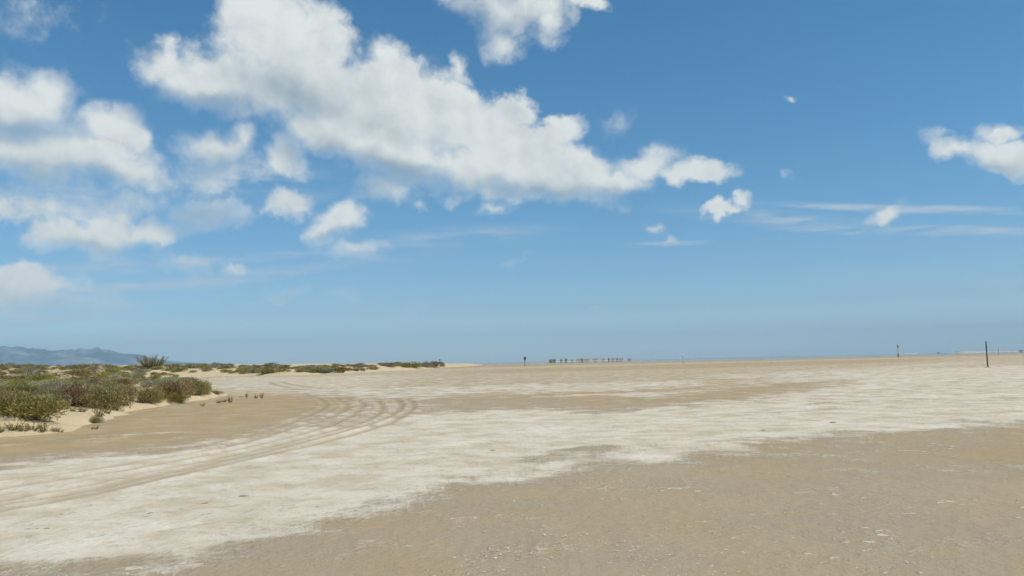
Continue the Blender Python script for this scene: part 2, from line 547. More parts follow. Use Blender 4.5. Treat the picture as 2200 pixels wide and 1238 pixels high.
# bright streaks
crust = paint(crust, [(690, 852), (760, 836), (1000, 830), (1250, 822), (1500, 818), (1500, 828), (1300, 842), (1050, 842), (900, 856)], 0.64, 0.04)
crust = paint(crust, [(1080, 852), (1300, 846), (1520, 838), (1700, 822), (1740, 812), (1760, 818), (1620, 838), (1400, 852)], 0.70, 0.03)
crust = paint(crust, [(1500, 808), (1750, 797), (2100, 776), (2110, 781), (1800, 804), (1560, 815)], 0.6, 0.03)
# main salt crust
crust = paint(crust, FRONT + [(2700, 820), (2200, 828), (1960, 840), (1750, 846), (1650, 858), (1450, 874), (1300, 880), (1150, 882), (900, 888), (760, 915),
              (620, 928), (480, 948), (300, 975), (0, 1005), (-300, 1035), (-900, 1180)], 1.02, 0.12)
# stretch of mixed crust on the right
crust = paint(crust, [(1700, 812), (1900, 795), (2200, 785), (2700, 760), (2700, 850), (2200, 870), (1900, 880), (1650, 890), (1600, 862)], 0.76, 0.08)
# damp streaks
crust = paint(crust, [(890, 882), (900, 858), (1080, 851), (1330, 856), (1460, 862), (1260, 872), (1100, 880)], 0.18, 0.04)
crust = paint(crust, [(1430, 868), (1500, 842), (1640, 826), (1800, 814), (1820, 820), (1680, 848), (1560, 864)], 0.24, 0.045)
crust = paint(crust, [(1300, 843), (1500, 832), (1500, 836), (1330, 848), (1100, 852), (1000, 850)], 0.25, 0.02)
crust = paint(crust, [(1000, 796), (1500, 782), (2000, 770), (2000, 776), (1500, 792), (1000, 803)], 0.24, 0.05)
crust = paint(crust, [(1130, 990), (1180, 968), (1300, 955), (1400, 958), (1330, 975), (1240, 990), (1160, 1002)], 0.34, 0.04)
crust = paint(crust, [(1230, 886), (1290, 878), (1380, 876), (1320, 884), (1260, 890)], 0.3, 0.02)
# inside of the bend, scuffed back to sand by wheels
crust = paint(crust, [(610, 935), (700, 880), (720, 856), (800, 856), (895, 862), (893, 886), (830, 910), (740, 925)], 0.50, 0.05)
# pale lines on the tan sand
crust = paint(crust, [(60, 952), (240, 940), (380, 928), (375, 934), (200, 950)], 0.45, 0.03)


# wheel ruts -----------------------------------------------------------------
TRACKS = [
    [(655, 848), (689, 859), (697, 871), (684, 882), (645, 898), (591, 920), (550, 933), (440, 955)],
    [(715, 854), (741, 865), (744, 874), (727, 887), (684, 904), (618, 922), (541, 946), (414, 973), (286, 993), (127, 1020), (0, 1032), (-300, 1075)],
    [(770, 860), (779, 867), (776, 876), (749, 895), (689, 921), (610, 943), (500, 967), (380, 990), (250, 1013), (120, 1032), (0, 1050), (-300, 1098)],
    [(812, 862), (820, 874), (812, 889), (779, 907), (700, 930), (572, 961), (445, 989), (337, 1011), (242, 1031), (153, 1050), (64, 1064), (0, 1077), (-300, 1130)],
    [(850, 858), (861, 874), (842, 890), (806, 907), (700, 938), (572, 969), (445, 998), (300, 1030), (150, 1062), (0, 1086), (-300, 1142)],
    [(872, 855), (886, 866), (885, 878), (869, 890), (836, 908), (760, 933), (700, 948), (572, 976), (445, 1005), (286, 1041), (127, 1075), (0, 1096), (-300, 1155)],
    [(600, 820), (612, 823), (626, 826), (659, 831), (700, 835), (760, 834.5)],
    [(578, 820), (591, 827), (632, 835), (654, 839)],
    [(719, 848.5), (740, 854), (763, 861)],
]
rut = np.zeros(gx.shape)
zdisp = np.zeros(gx.shape)


def catmull(pts, n=10):
    pts = [np.array(p) for p in pts]
    pts = [2 * pts[0] - pts[1]] + pts + [2 * pts[-1] - pts[-2]]
    out = []
    for i in range(1, len(pts) - 2):
        p0, p1, p2, p3 = pts[i - 1:i + 3]
        for k in range(n):
            t = k / n
            out.append(0.5 * (2 * p1 + (p2 - p0) * t + (2 * p0 - 5 * p1 + 4 * p2 - p3) * t * t + (3 * p1 - p0 - 3 * p2 + p3) * t ** 3))
    out.append(pts[-2])
    return out


rutmask = (rg > 4) & (rg < 140) & (np.abs(ag) < 1.0)
sx, sy = gx[rutmask], gy[rutmask]
jit = (fbm(sx * 0.35, sy * 0.35, 81, 3) - 0.5) * 0.15
strength_n = fbm(sx * 0.5, sy * 0.5, 83, 4)
crumb = fbm(sx * 3.5, sy * 3.5, 87, 3, 0.6)
r_acc, z_acc = np.zeros(sx.shape), np.zeros(sx.shape)
for ti, tr in enumerate(TRACKS):
    w = 0.12 if ti < 6 else 0.26
    pl = [flat(*p) for p in catmull(tr)]
    d = np.full(sx.shape, 1e9)
    for a, c2 in zip(pl[:-1], pl[1:]):
        lo0, hi0 = min(a[0], c2[0]) - 2, max(a[0], c2[0]) + 2
        lo1, hi1 = min(a[1], c2[1]) - 2, max(a[1], c2[1]) + 2
        q = np.nonzero((sx > lo0) & (sx < hi0) & (sy > lo1) & (sy < hi1))[0]
        if len(q):
            d[q] = np.minimum(d[q], seg_dist(sx[q] + jit[q] * 0.3, sy[q] + jit[q] * 0.3, a, c2))
    k = np.exp(-(d / w) ** 2) * np.clip(0.3 + 1.0 * strength_n + 0.35 * (crumb - 0.5), 0.25, 1)
    berm = np.exp(-((d - 2.1 * w) / (0.8 * w)) ** 2)
    r_acc = np.maximum(r_acc, k)
    z_acc += -0.045 * k + 0.016 * berm
rut[rutmask] = r_acc
zdisp[rutmask] = z_acc

gz = zdisp + (fbm(gx * 0.5, gy * 0.5, 91, 4) - 0.5) * 0.03 * np.clip(rg / 6, 0, 1) * np.clip(60 / rg, 0, 1)
gz += np.where(rg < 60, (fbm(gx * 4, gy * 4, 97, 3, 0.6) - 0.5) * 0.014, 0)
lay = np.stack([crust, rut, tan, np.ones_like(tan)], -1).reshape(-1, 4)
gv = np.stack([gx, gy, gz], -1).reshape(-1, 3)
gf = grid_faces(len(RR), len(AZ), wrap=True)
# close the small hole under the viewer
gv = np.concatenate([gv, [[0, 0, 0]]])
lay = np.concatenate([lay, lay[:1]])
nc = len(AZ)
me = mesh_np('ground', gv, gf[:, ::-1], True, {'layout': lay})
ground = tag(link('ground', me, ground_mat), kind='structure')
cap = [(i, (i + 1) % nc, len(gv) - 1) for i in range(nc)]
cap_v = np.concatenate([gv[:nc], gv[-1:]])
tag(link('ground', mesh_np('ground_underfoot', cap_v, [(c_, b_, a_) for a_, b_, c_ in [(i, (i + 1) % nc, nc) for i in range(nc)]][::1], True,
                           {'layout': np.concatenate([lay[:nc], lay[:1]])}), ground_mat), kind='structure')


# ------------------------------------------------------------------ dunes
def dune_patch(name, fn, a0, a1, na, r0, r1, nr, cut):
    aa = np.radians(np.linspace(a0, a1, na))
    rr = np.exp(np.linspace(math.log(r0), math.log(r1), nr))
    r_, a_ = np.meshgrid(rr, aa, indexing='ij')
    x, y = r_ * np.sin(a_), r_ * np.cos(a_)
    z = fn(x, y)
    v = np.stack([x, y, z], -1).reshape(-1, 3)
    f = grid_faces(nr, na)
    keep = (v[:, 2][f] > cut).any(axis=1)
    f = f[keep]
    used = np.unique(f)
    remap = np.zeros(len(v), int)
    remap[used] = np.arange(len(used))
    return tag(link(name, mesh_np(name, v[used], remap[f][:, ::-1], True), dune_mat), kind='structure')


dune_patch('sand_dune', dune_near, -86, -17, 480, 15, 280, 420, -0.1)
dune_patch('sand_dune', dune_far, -70, 2, 440, 140, 620, 240, -0.1)

# ------------------------------------------------------------------ mirage beyond the flats: a mirror-smooth sheet added to reflect the sky
mirage_mat, T, b = principled('mirage_mirror', 0.03, 0.5)
T.put(b, 'Base Color', (0.06, 0.12, 0.14, 1))
T.put(b, 'IOR', 1.33)
SAND_EDGE = [(900, 787), (1000, 785.0), (1100, 782.2), (1250, 779.4), (1350, 778.0), (1500, 775.2), (1700, 771.0), (1850, 767.2), (2000, 763.5), (2100, 761.2), (2200, 758.6), (2400, 753.5)]
sh = [flat(*p) for p in SAND_EDGE]
sa_ = [math.atan2(p[0], p[1]) for p in sh]
sr_ = [math.hypot(*p) for p in sh]
wa_ = np.linspace(R(-7), R(78), 500)
wr0 = np.interp(wa_, sa_, sr_) * (1 + (fbm(wa_ * 60, wa_ * 0, 7, 4) - 0.5) * 0.10)
wr0 = wr0 + np.clip((R(-3.5) - wa_) / R(3.5), 0, 1) * 900
rings = np.stack([wr0 + (13700 - wr0) * k ** 2.2 for k in np.linspace(0, 1, 24)])
wv = np.stack([rings * np.sin(wa_), rings * np.cos(wa_), np.full(rings.shape, 0.012)], -1).reshape(-1, 3)
mirage = tag(link('mirage', mesh_np('mirage', wv, grid_faces(24, 500)[:, ::-1], True), mirage_mat), kind='structure')

# ------------------------------------------------------------------ mountains
rock_mat, T, b = principled('mountain_scrub', 0.95, 0.05)
geo = T.new('ShaderNodeNewGeometry')
n1 = T.noise(geo.outputs['Position'], 0.0030, 6.0, 0.65)
T.put(b, 'Base Color', T.mix(T.ss(n1, 0.42, 0.66), (0.05, 0.062, 0.038), (0.34, 0.29, 0.24)))
DM = 11800.0
PROF = [(-1000, 821), (-800, 796), (-650, 778), (-500, 758), (-300, 756), (-120, 747), (0, 745), (38, 743.5), (60, 747.5), (80, 746.5), (105, 751), (130, 750), (160, 746), (190, 747), (215, 746.5), (238, 751),
        (262, 755), (290, 759), (310, 764), (340, 771), (390, 777), (440, 780), (500, 783), (580, 786), (640, 788)]
pa = [math.atan2(pdir(*p).x, pdir(*p).y) for p in PROF]
ph = [EYE + DM * pdir(*p).z / math.hypot(pdir(*p).x, pdir(*p).y) for p in PROF]
ma = np.linspace(pa[0], pa[-1], 420)
md = np.linspace(0, 1, 60)
mr, mA = np.meshgrid(9300 + md * 4500, ma, indexing='ij')
mx, my = mr * np.sin(mA), mr * np.cos(mA)
crest = np.interp(mA, pa, ph) * (1 + 0.16 * (fbm(mA * 170, mA * 0 + 3, 111, 5, 0.6) - 0.5))
tt = (mr - 9300) / (DM - 9300)
rise = np.where(tt < 1, sstep(0, 1, tt) * 0.75 + 0.25 * tt, np.clip(1 - (tt - 1) * 1.1, 0, 1))
ridge = 1 - 1.9 * np.abs(2 * fbm(mx * 0.0014, my * 0.0014, 101, 6, 0.58) - 1)
mz = crest * rise * (1 - (1 - ridge) * 0.6 * np.clip(1.25 - rise, 0.06, 1)) - 4
mz[0] = -6
tag(link('mountain_range', mesh_np('mountain_range', np.stack([mx, my, mz], -1).reshape(-1, 3), grid_faces(60, 420)[:, ::-1], True), rock_mat), kind='structure')

# low far shore beyond the mirage sheet
shore_mat, T, b = principled('far_shore_sand', 0.95, 0.05)
geo = T.new('ShaderNodeNewGeometry')
T.put(b, 'Base Color', T.mix(T.ss(T.noise(geo.outputs['Position'], 0.02, 4.0, 0.6), 0.4, 0.6), (0.62, 0.48, 0.37), (0.46, 0.37, 0.28)))


def islet(a0, a1, r, depth, top, seed):
    n, k = 120, 9
    a = np.linspace(a0, a1, n)
    u = np.linspace(-1, 1, k)
    U, A = np.meshgrid(u, a, indexing='ij')
    e = np.clip(np.minimum(A - a0, a1 - A) / (a1 - a0) * 6, 0, 1) ** 0.7
    rr = r + U * depth * (0.4 + 0.6 * e)
    z = (1 - U * U) * top * e * (0.45 + 0.9 * fbm(A * 300, U, seed, 4)) - 0.05
    v = np.stack([rr * np.sin(A), rr * np.cos(A), z], -1).reshape(-1, 3)
    return tag(link('far_shore', mesh_np('far_shore', v, grid_faces(k, n)[:, ::-1], True), shore_mat), kind='structure')


def paz(px, py=760):
    d = pdir(px, py)
    return math.atan2(d.x, d.y)


islet(paz(1935), paz(1975), 2600, 60, 2.2, 3)
islet(paz(2045), paz(2130), 2600, 70, 3.4, 5)
islet(paz(2120), paz(2420), 2900, 90, 3.2, 9)
islet(paz(1168), paz(1372), 1500, 40, 0.9, 12)

# ------------------------------------------------------------------ plant materials
def leaf_material(name, stops, dry=(0.20, 0.16, 0.10), trans=0.25):
    m = bpy.data.materials.new(name)
    m.use_nodes = True
    T = NT(m.node_tree)
    at = T.new('ShaderNodeAttribute', attribute_name='tint')
    oi = T.new('ShaderNodeObjectInfo')
    rp = T.new('ShaderNodeValToRGB', {'Fac': at.outputs['Fac']})
    els = rp.color_ramp.elements
    while len(els) < len(stops):
        els.new(0.5)
    for e, (p, c) in zip(els, stops):
        e.position, e.color = p, (*c, 1)
    hs = T.new('ShaderNodeHueSaturation', {'Hue': T.m('MULTIPLY_ADD', oi.outputs['Random'], 0.03, 0.485),
                                           'Value': T.m('MULTIPLY_ADD', oi.outputs['Random'], 0.35, 0.82), 'Color': rp.outputs[0]})
    d = T.new('ShaderNodeBsdfPrincipled', {'Base Color': hs.outputs[0], 'Roughness': 0.65, 'Specular IOR Level': 0.25})
    t = T.new('ShaderNodeBsdfTranslucent', {'Color': hs.outputs[0]})
    x = T.new('ShaderNodeMixShader', {0: trans, 1: d.outputs[0], 2: t.outputs[0]})
    T.new('ShaderNodeOutputMaterial', {'Surface': x.outputs[0]})
    return m


def plain(name, col, rough=0.85, var=0.25, scale=30.0):
    m, T, b = principled(name, rough, 0.2)
    tcn = T.new('ShaderNodeTexCoord')
    n = T.noise(tcn.outputs['Object'], scale, 5.0, 0.6)
    lo = tuple(c * (1 - var) for c in col)
    hi = tuple(min(1, c * (1 + var)) for c in col)
    T.put(b, 'Base Color', T.mix(n, lo, hi))
    bn = T.new('ShaderNodeBump', {'Height': n, 'Strength': 0.4, 'Distance': 0.02})
    T.put(b, 'Normal', bn.outputs[0])
    return m


LEAF = {
    'green': leaf_material('samphire_green', [(0, (0.182, 0.171, 0.041)), (0.5, (0.308, 0.274, 0.068)), (1, (0.467, 0.410, 0.137))]),
    'red': leaf_material('samphire_red', [(0, (0.213, 0.118, 0.056)), (0.5, (0.302, 0.202, 0.090)), (1, (0.381, 0.302, 0.134))]),
    'olive': leaf_material('olive_scrub', [(0, (0.174, 0.151, 0.049)), (0.5, (0.290, 0.244, 0.087)), (1, (0.429, 0.360, 0.157))]),
    'grey': leaf_material('grey_scrub', [(0, (0.20, 0.17, 0.115)), (.5, (0.295, 0.25, 0.175)), (1, (0.41, 0.36, 0.27))]),
    'grass': leaf_material('dune_grass', [(0, (0.22, 0.23, 0.09)), (.5, (0.34, 0.32, 0.15)), (1, (0.52, 0.45, 0.27))], trans=0.35),
    'straw': leaf_material('dry_straw', [(0, (0.30, 0.25, 0.17)), (.5, (0.42, 0.36, 0.27)), (1, (0.56, 0.50, 0.42))], trans=0.35),
}
wood_dark = plain('woody_stem', (0.12, 0.095, 0.07))


# ------------------------------------------------------------------ plant meshes
def unit(v):
    return v / (np.linalg.norm(v, axis=1, keepdims=True) + 1e-9)


def leaves_mesh(name, p, d, ln, wd, tint, rng):
    """one four-cornered leaf per point, pointed along d"""
    n = len(p)
    side = unit(np.cross(d, unit(rng.normal(size=(n, 3)))))
    ln, wd = ln[:, None], wd[:, None]
    mid = p + d * ln * 0.5
    v = np.stack([p - side * wd * .15, mid - side * wd * .5, p + d * ln, mid + side * wd * .5], 1).reshape(-1, 3)
    f = np.arange(4 * n).reshape(-1, 4)
    return mesh_np(name, v, f, False, {'tint': np.repeat(np.clip(tint, 0, 1), 4)})


def stems_mesh(name, a, bt, r0, r1):
    """three-sided tapered stems from a to bt"""
    n = len(a)
    d = unit(bt - a)
    ref = np.where(np.abs(d[:, 2:3]) > 0.9, np.array([[1.0, 0, 0]]), np.array([[0, 0, 1.0]]))
    u = unit(np.cross(d, ref))
    w = np.cross(d, u)
    vs = []
    for base, r in ((a, r0), (bt, r1)):
        for k in range(3):
            th = k * 2 * math.pi / 3
            vs.append(base + (u * math.cos(th) + w * math.sin(th)) * np.asarray(r).reshape(-1, 1))
    v = np.stack(vs, 1).reshape(-1, 3)
    o = (np.arange(n) * 6)[:, None]
    f = np.concatenate([o + np.array([[k, (k + 1) % 3, 3 + (k + 1) % 3, 3 + k]]) for k in range(3)])
    return mesh_np(name, v, f)


def mound(seed, n, leaf, up=0.5, lobes=9, flatn=0.8, sparse=0.0):
    """unit shrub: radius about 0.5, height about 0.5"""
    rng = np.random.default_rng(seed)
    lc = rng.normal(size=(lobes, 3)) * np.array([0.20, 0.20, 0.06])
    lc[:, 2] = np.abs(lc[:, 2]) + 0.10 + 0.12 * rng.random(lobes)
    lr = 0.15 + 0.14 * rng.random(lobes)
    pick = rng.choice(lobes, n, p=lr ** 2 / (lr ** 2).sum())
    dirs = unit(rng.normal(size=(n, 3)))
    rad = (0.45 + 0.6 * rng.random(n) ** 0.6) * lr[pick]
    # bumpy surface
    bump = 1 + 0.28 * np.sin(dirs[:, 0] * 9 + pick) * np.sin(dirs[:, 1] * 8 + 2 * pick) + 0.12 * rng.normal(size=n)
    p = lc[pick] + dirs * (rad * bump)[:, None] * np.array([1, 1, flatn])
    keep = p[:, 2] > 0.0
    p, dirs, pick = p[keep], dirs[keep], pick[keep]
    if sparse:
        clump = np.sin(p[:, 0] * 23 + seed) + np.sin(p[:, 1] * 21 + 2 * seed) + np.sin(p[:, 2] * 26)
        k2 = clump > -3 + 3.2 * sparse
        p, dirs, pick = p[k2], dirs[k2], pick[k2]
    m = len(p)
    d = unit(dirs * 0.8 + np.array([0, 0, up]) + rng.normal(size=(m, 3)) * 0.35)
    ln = leaf * (0.6 + 0.9 * rng.random(m))
    wd = ln * (0.22 + 0.2 * rng.random(m))
    tint = 0.5 + 0.22 * rng.normal(size=m) + 0.25 * (rng.random(lobes)[pick] - 0.5)
    fol = leaves_mesh('foliage', p, d, ln, wd, tint, rng)
    ns = 26
    ci = rng.integers(0, lobes, ns)
    bt = lc[ci] + unit(rng.normal(size=(ns, 3))) * (lr[ci] * 0.7)[:, None]
    bt[:, 2] = np.maximum(bt[:, 2], 0.06)
    a = np.stack([rng.normal(size=ns) * 0.05, rng.normal(size=ns) * 0.05, np.full(ns, -0.08)], 1)
    return fol, stems_mesh('stem', a, bt, np.full(ns, 0.012), np.full(ns, 0.004))


def sprig(seed, stems, leaf, spread=0.25, per=14, hh=1.0):
    """upright little plant, unit height"""
    rng = np.random.default_rng(seed)
    P, Dv, L, Wd, Tn, A, B = [], [], [], [], [], [], []
    for i in range(stems):
        th = rng.random() * 6.283
        rad = spread * rng.random() ** 0.5
        base = np.array([math.cos(th) * rad * 0.5, math.sin(th) * rad * 0.5, -0.06])
        h = hh * (0.45 + 0.55 * rng.random()) * (1 - 0.35 * rad / spread)
        tip = base + np.array([math.cos(th) * rad * 1.1 + rng.normal() * 0.05, math.sin(th) * rad * 1.1 + rng.normal() * 0.05, h + 0.06])
        A.append(base); B.append(tip)
        t = 0.12 + 0.88 * rng.random(per)
        pts = base + (tip - base) * t[:, None]
        dd = unit(rng.normal(size=(per, 3)) * 0.6 + np.array([0, 0, 0.9]))
        P.append(pts); Dv.append(dd)
        l = leaf * (0.6 + 0.8 * rng.random(per)) * (1.1 - 0.5 * t)
        L.append(l); Wd.append(l * 0.3); Tn.append(0.3 + 0.4 * t + 0.15 * rng.normal(size=per))
    fol = leaves_mesh('foliage', np.concatenate(P), np.concatenate(Dv), np.concatenate(L), np.concatenate(Wd), np.concatenate(Tn), rng)
    return fol, stems_mesh('stem', np.array(A), np.array(B), np.full(stems, 0.014), np.full(stems, 0.004))


def tuft(seed, n, spread=0.3):
    """grass tuft, unit height"""
    rng = np.random.default_rng(seed)
    th = rng.random(n) * 6.283
    rad = spread * rng.random(n) ** 0.6
    p = np.stack([np.cos(th) * rad, np.sin(th) * rad, np.full(n, -0.03)], 1)
    d = unit(np.stack([np.cos(th) * rad * 1.6, np.sin(th) * rad * 1.6, np.full(n, 1.0)], 1) + rng.normal(size=(n, 3)) * 0.22)
    ln = 0.45 + 0.6 * rng.random(n)
    return leaves_mesh('foliage', p, d, ln, np.full(n, 0.035), rng.random(n), rng), None


PROTO = {}
for k_, (up_, sp_, fl_) in {'green': (0.7, 0.12, 0.85), 'red': (0.6, 0.3, 0.8), 'olive': (0.6, 0.35, 0.9), 'grey': (0.5, 0.5, 0.9)}.items():
    for v_ in range(3):
        PROTO[k_, v_] = mound(100 + 17 * v_ + len(k_), 4600, 0.05, up_, 9 + 2 * v_, fl_, sp_)
    for v_ in range(4):
        PROTO[k_ + '_far', v_] = mound(300 + 13 * v_ + len(k_), 900, 0.11, up_, 7 + v_, fl_, sp_ * 0.7)
for v_ in range(4):
    PROTO['sprig', v_] = sprig(500 + v_, 14, 0.16)
    PROTO['grass', v_] = tuft(600 + v_, 420)
PROTO['plume', 0] = sprig(700, 80, 0.08, 0.46, 55)
counter = {}


def plant(name, kind, loc, w, h, label, cat='shrub', group=None, mat=None, parts=True, rot=None, variant=None):
    """w, h in metres"""
    nvar = sum(1 for q in PROTO if q[0] == kind)
    i = counter.get(kind, 0)
    counter[kind] = i + 1
    fol, stm = PROTO[kind, (i if variant is None else variant) % nvar]
    mat = mat or LEAF[kind.split('_')[0]]
    if not fol.materials:
        fol.materials.append(mat)
    if stm is not None and not stm.materials:
        stm.materials.append(wood_dark)
    rot = rot if rot is not None else (i * 2.399) % 6.283
    if kind in ('sprig', 'grass', 'plume'):
        sc = (w / (1.0 if kind == 'plume' else 0.7), w / (1.0 if kind == 'plume' else 0.7), h)
    else:
        sc = (w / 0.95, w / 0.95, h / 0.50)
    if parts and stm is not None:
        root = bpy.data.objects.new(name, None)
        C.objects.link(root)
        f = link('foliage', fol, None, root)
        f.material_slots[0].link = 'OBJECT'
        f.material_slots[0].material = mat
        link('stem', stm, None, root)
    else:
        root = link(name, fol)
        root.material_slots[0].link = 'OBJECT'
        root.material_slots[0].material = mat
    root.location, root.rotation_euler, root.scale = loc, (0, 0, rot), sc
    return tag(root, label, cat, group)


def put(px, py, wpx, hpx, name, kind, label, **kw):
    """stand a plant on the terrain seen at (px, py); its size comes from that distance"""
    x, y, z = on_ground(px, py)
    s = math.hypot(x, y) / FPX
    return plant(name, kind, (x, y, z - 0.02), wpx * s, hpx * s, label, **kw)


# the shrubs one can tell apart on the near dune
put(75, 904, 124, 46, 'shrub', 'green', 'large rounded dark green shrub overhanging the front sand edge of the near dune')
put(20, 893, 60, 40, 'shrub', 'olive', 'olive shrub tucked behind the left flank of the large rounded green shrub')
put(222, 880, 82, 44, 'shrub', 'olive', 'tall olive green shrub between two reddish shrubs, top of the sand slope')
put(160, 868, 66, 38, 'shrub', 'red', 'dark reddish shrub behind the upright pale green plant')
put(262, 870, 60, 38, 'shrub', 'red', 'dark brown shrub on the right flank of the tall olive shrub')
put(132, 858, 44, 26, 'shrub', 'grey', 'grey brown scrub between the reddish shrub and the large green shrub')
put(320, 866, 46, 30, 'shrub', 'olive', 'low olive shrub at the sand edge beside a bare sand gap')
put(306, 866, 24, 44, 'upright_plant', 'sprig', 'tall upright olive plant beside the bare sand gap', cat='plant', mat=LEAF['olive'])
put(336, 864, 26, 26, 'shrub', 'green', 'small green shrub next to the low olive shrub at the sand edge')
put(380, 858, 78, 40, 'shrub', 'red', 'broad rusty brown shrub at the tip of the near dune')
put(425, 850, 50, 34, 'shrub', 'olive', 'grey green twiggy shrub on the very tip of the near dune')
put(442, 848, 22, 24, 'shrub', 'green', 'small bright green shrub at the foot of the twiggy tip shrub')
put(388, 866, 38, 22, 'shrub', 'green', 'green shrublet growing from the sand under the rusty brown shrub')
put(466, 847, 26, 8, 'creeping_plant', 'green', 'creeping green plant trailing over the sand beyond the dune tip', cat='plant')
put(141, 880, 22, 38, 'upright_plant', 'sprig', 'pale green upright plant left of the reddish shrub', cat='plant', mat=LEAF['grass'])
put(157, 884, 18, 16, 'upright_plant', 'sprig', 'short olive plant below the dark reddish shrub', cat='plant', mat=LEAF['green'])
put(177, 885, 20, 20, 'upright_plant', 'sprig', 'short bushy green plant under the left side of the tall olive shrub', cat='plant', mat=LEAF['green'])
put(214, 896, 24, 30, 'upright_plant', 'sprig', 'stalky green plant climbing the bare sand slope', cat='plant', mat=LEAF['green'])
put(231, 889, 16, 20, 'upright_plant', 'sprig', 'slim green plant beside the stalky one on the sand slope', cat='plant', mat=LEAF['green'])
put(249, 882, 20, 18, 'upright_plant', 'sprig', 'bright green plant hanging at the lip of the sand slope', cat='plant', mat=LEAF['grass'])
put(208, 909, 24, 14, 'shrub', 'olive', 'yellowish low cushion at the foot of the bare sand slope')
put(204, 922, 16, 12, 'upright_plant', 'sprig', 'tiny dark green seedling on the flat below the sand slope', cat='plant', mat=LEAF['green'])
for px_, py_, w_, h_ in ((3, 929, 14, 18), (32, 925, 34, 26), (50, 926, 24, 14), (70, 925, 28, 22), (93, 928, 22, 26), (118, 927, 18, 17), (131, 929, 12, 9)):
    put(px_, py_, w_, h_, 'upright_plant', 'sprig', 'small olive green plant in the row on bare sand below the large rounded shrub', cat='plant',
        group='plants along the foot of the near dune', mat=LEAF['green'] if px_ != 118 else LEAF['olive'])
for px_, py_, w_, h_, m_, l_ in ((435, 873, 10, 12, 'grey', 'tiny grey sprig on the sand below the dune tip'),
                                 (470, 866, 16, 9, 'green', 'sparse low green sprig left of the bushy seedling'),
                                 (482, 864, 12, 12, 'olive', 'thin olive sprig touching the bushy seedling'),
                                 (494, 865, 13, 19, 'green', 'bushy green seedling off the dune tip'),
                                 (518, 853, 8, 4, 'olive', 'flat tiny plant before the row of lone seedlings'),
                                 (530, 854, 9, 14, 'grass', 'pale spindly seedling first in the row on open sand'),
                                 (550, 856, 8, 15, 'grey', 'grey spindly seedling in the middle of the row on open sand'),
                                 (562, 856, 9, 17, 'grey', 'tallest grey seedling last in the row on open sand')):
    put(px_, py_, w_, h_, 'seedling', 'sprig', l_, cat='plant', mat=LEAF[m_])
put(328, 793, 46, 37, 'bush', 'plume', 'tall feathery grey green bush standing alone on the dune crest', cat='bush', mat=LEAF['olive'])

# the rest of the scrub on the near dune, kind by kind
rs = random.Random(4)
MARKS = [((75, 904), 'behind the large rounded green shrub'), ((222, 880), 'behind the tall olive shrub'), ((160, 868), 'behind the dark reddish shrub'),
         ((320, 866), 'near the bare sand gap'), ((380, 858), 'behind the rusty brown tip shrub'), ((425, 850), 'close to the twiggy tip shrub'),
         ((328, 793), 'around the foot of the feathery bush'), ((140, 815), 'amid the pale grass'), ((30, 830), 'amid the dense scrub')]
MARKS = [(on_ground(*p)[:2], t) for p, t in MARKS]


def size_word(w, a, b_):
    return 'little' if w < a else 'medium' if w < b_ else 'broad'


def near_mark(x, y):
    # compare directions and distances on the ground
    return min(MARKS, key=lambda m: (math.atan2(x, y) - math.atan2(*m[0])) ** 2 * 40 + math.log(math.hypot(x, y) / math.hypot(*m[0])) ** 2)[1]


def belt_mark(px):
    return ('behind the tip of the near dune' if px < 480 else 'level with the far wheel tracks' if px < 640 else 'along the middle stretch' if px < 800
            else 'around the bare sand bank' if px < 885 else 'beside the thin dark post')


KIND_LABEL = {
    'green': ('green samphire shrub on the near dune', 'green shrubs on the near dune'),
    'red': ('reddish brown shrub on the near dune', 'reddish shrubs on the near dune'),
    'olive': ('olive shrub on the near dune', 'olive shrubs on the near dune'),
    'grey': ('dry grey twiggy shrub on the near dune', 'grey shrubs on the near dune'),
    'grass': ('pale green grass tuft on the near dune', 'grass tufts on the near dune'),
}
done = 0
for tries in range(4000):
    if done >= 200:
        break
    px_ = rs.uniform(-60, 430)
    top_ = 797 + 6 * rs.random()
    py_ = top_ + (rs.random() ** 1.25) * 86
    limit = np.interp(px_, [-60, 0, 60, 130, 200, 290, 350, 430], [905, 905, 880, 876, 862, 850, 846, 836])
    if py_ > limit:
        continue
    # bare sand gaps
    if 270 < px_ < 330 and 833 < py_ < 866 or 95 < px_ < 185 and 800 < py_ < 812 and rs.random() < 0.6 or 250 < px_ < 300 and 797 < py_ < 804:
        continue
    x, y, z = on_ground(px_, py_)
    r_ = math.hypot(x, y)
    if r_ > 160 or float(dune_near(np.array([x]), np.array([y]))[0]) < 0.15:
        continue
    u = fbm(np.array([x * 0.16]), np.array([y * 0.16]), 200, 3)[0] + rs.uniform(-.12, .12)
    k_ = 'grey' if u < 0.38 else 'grass' if u < 0.53 else 'olive' if u < 0.60 else 'green' if u < 0.68 else 'red'
    if k_ == 'grass':
        w, h = rs.uniform(0.5, 1.1), rs.uniform(0.3, 0.5)
    else:
        w = rs.uniform(0.45, 1.25) * (1 + 0.004 * r_)
        h = w * rs.uniform(0.24, 0.38)
    lb, gp = KIND_LABEL[k_]
    lb = size_word(w, 0.75, 1.1) + ' ' + lb + ' ' + near_mark(x, y)
    far_ = r_ > 60 and k_ != 'grass'
    plant('grass_tuft' if k_ == 'grass' else 'shrub', k_ + ('_far' if far_ else ''), (x, y, z - 0.03), w, h, lb,
          cat='grass' if k_ == 'grass' else 'shrub', group=gp, parts=not far_)
    done += 1

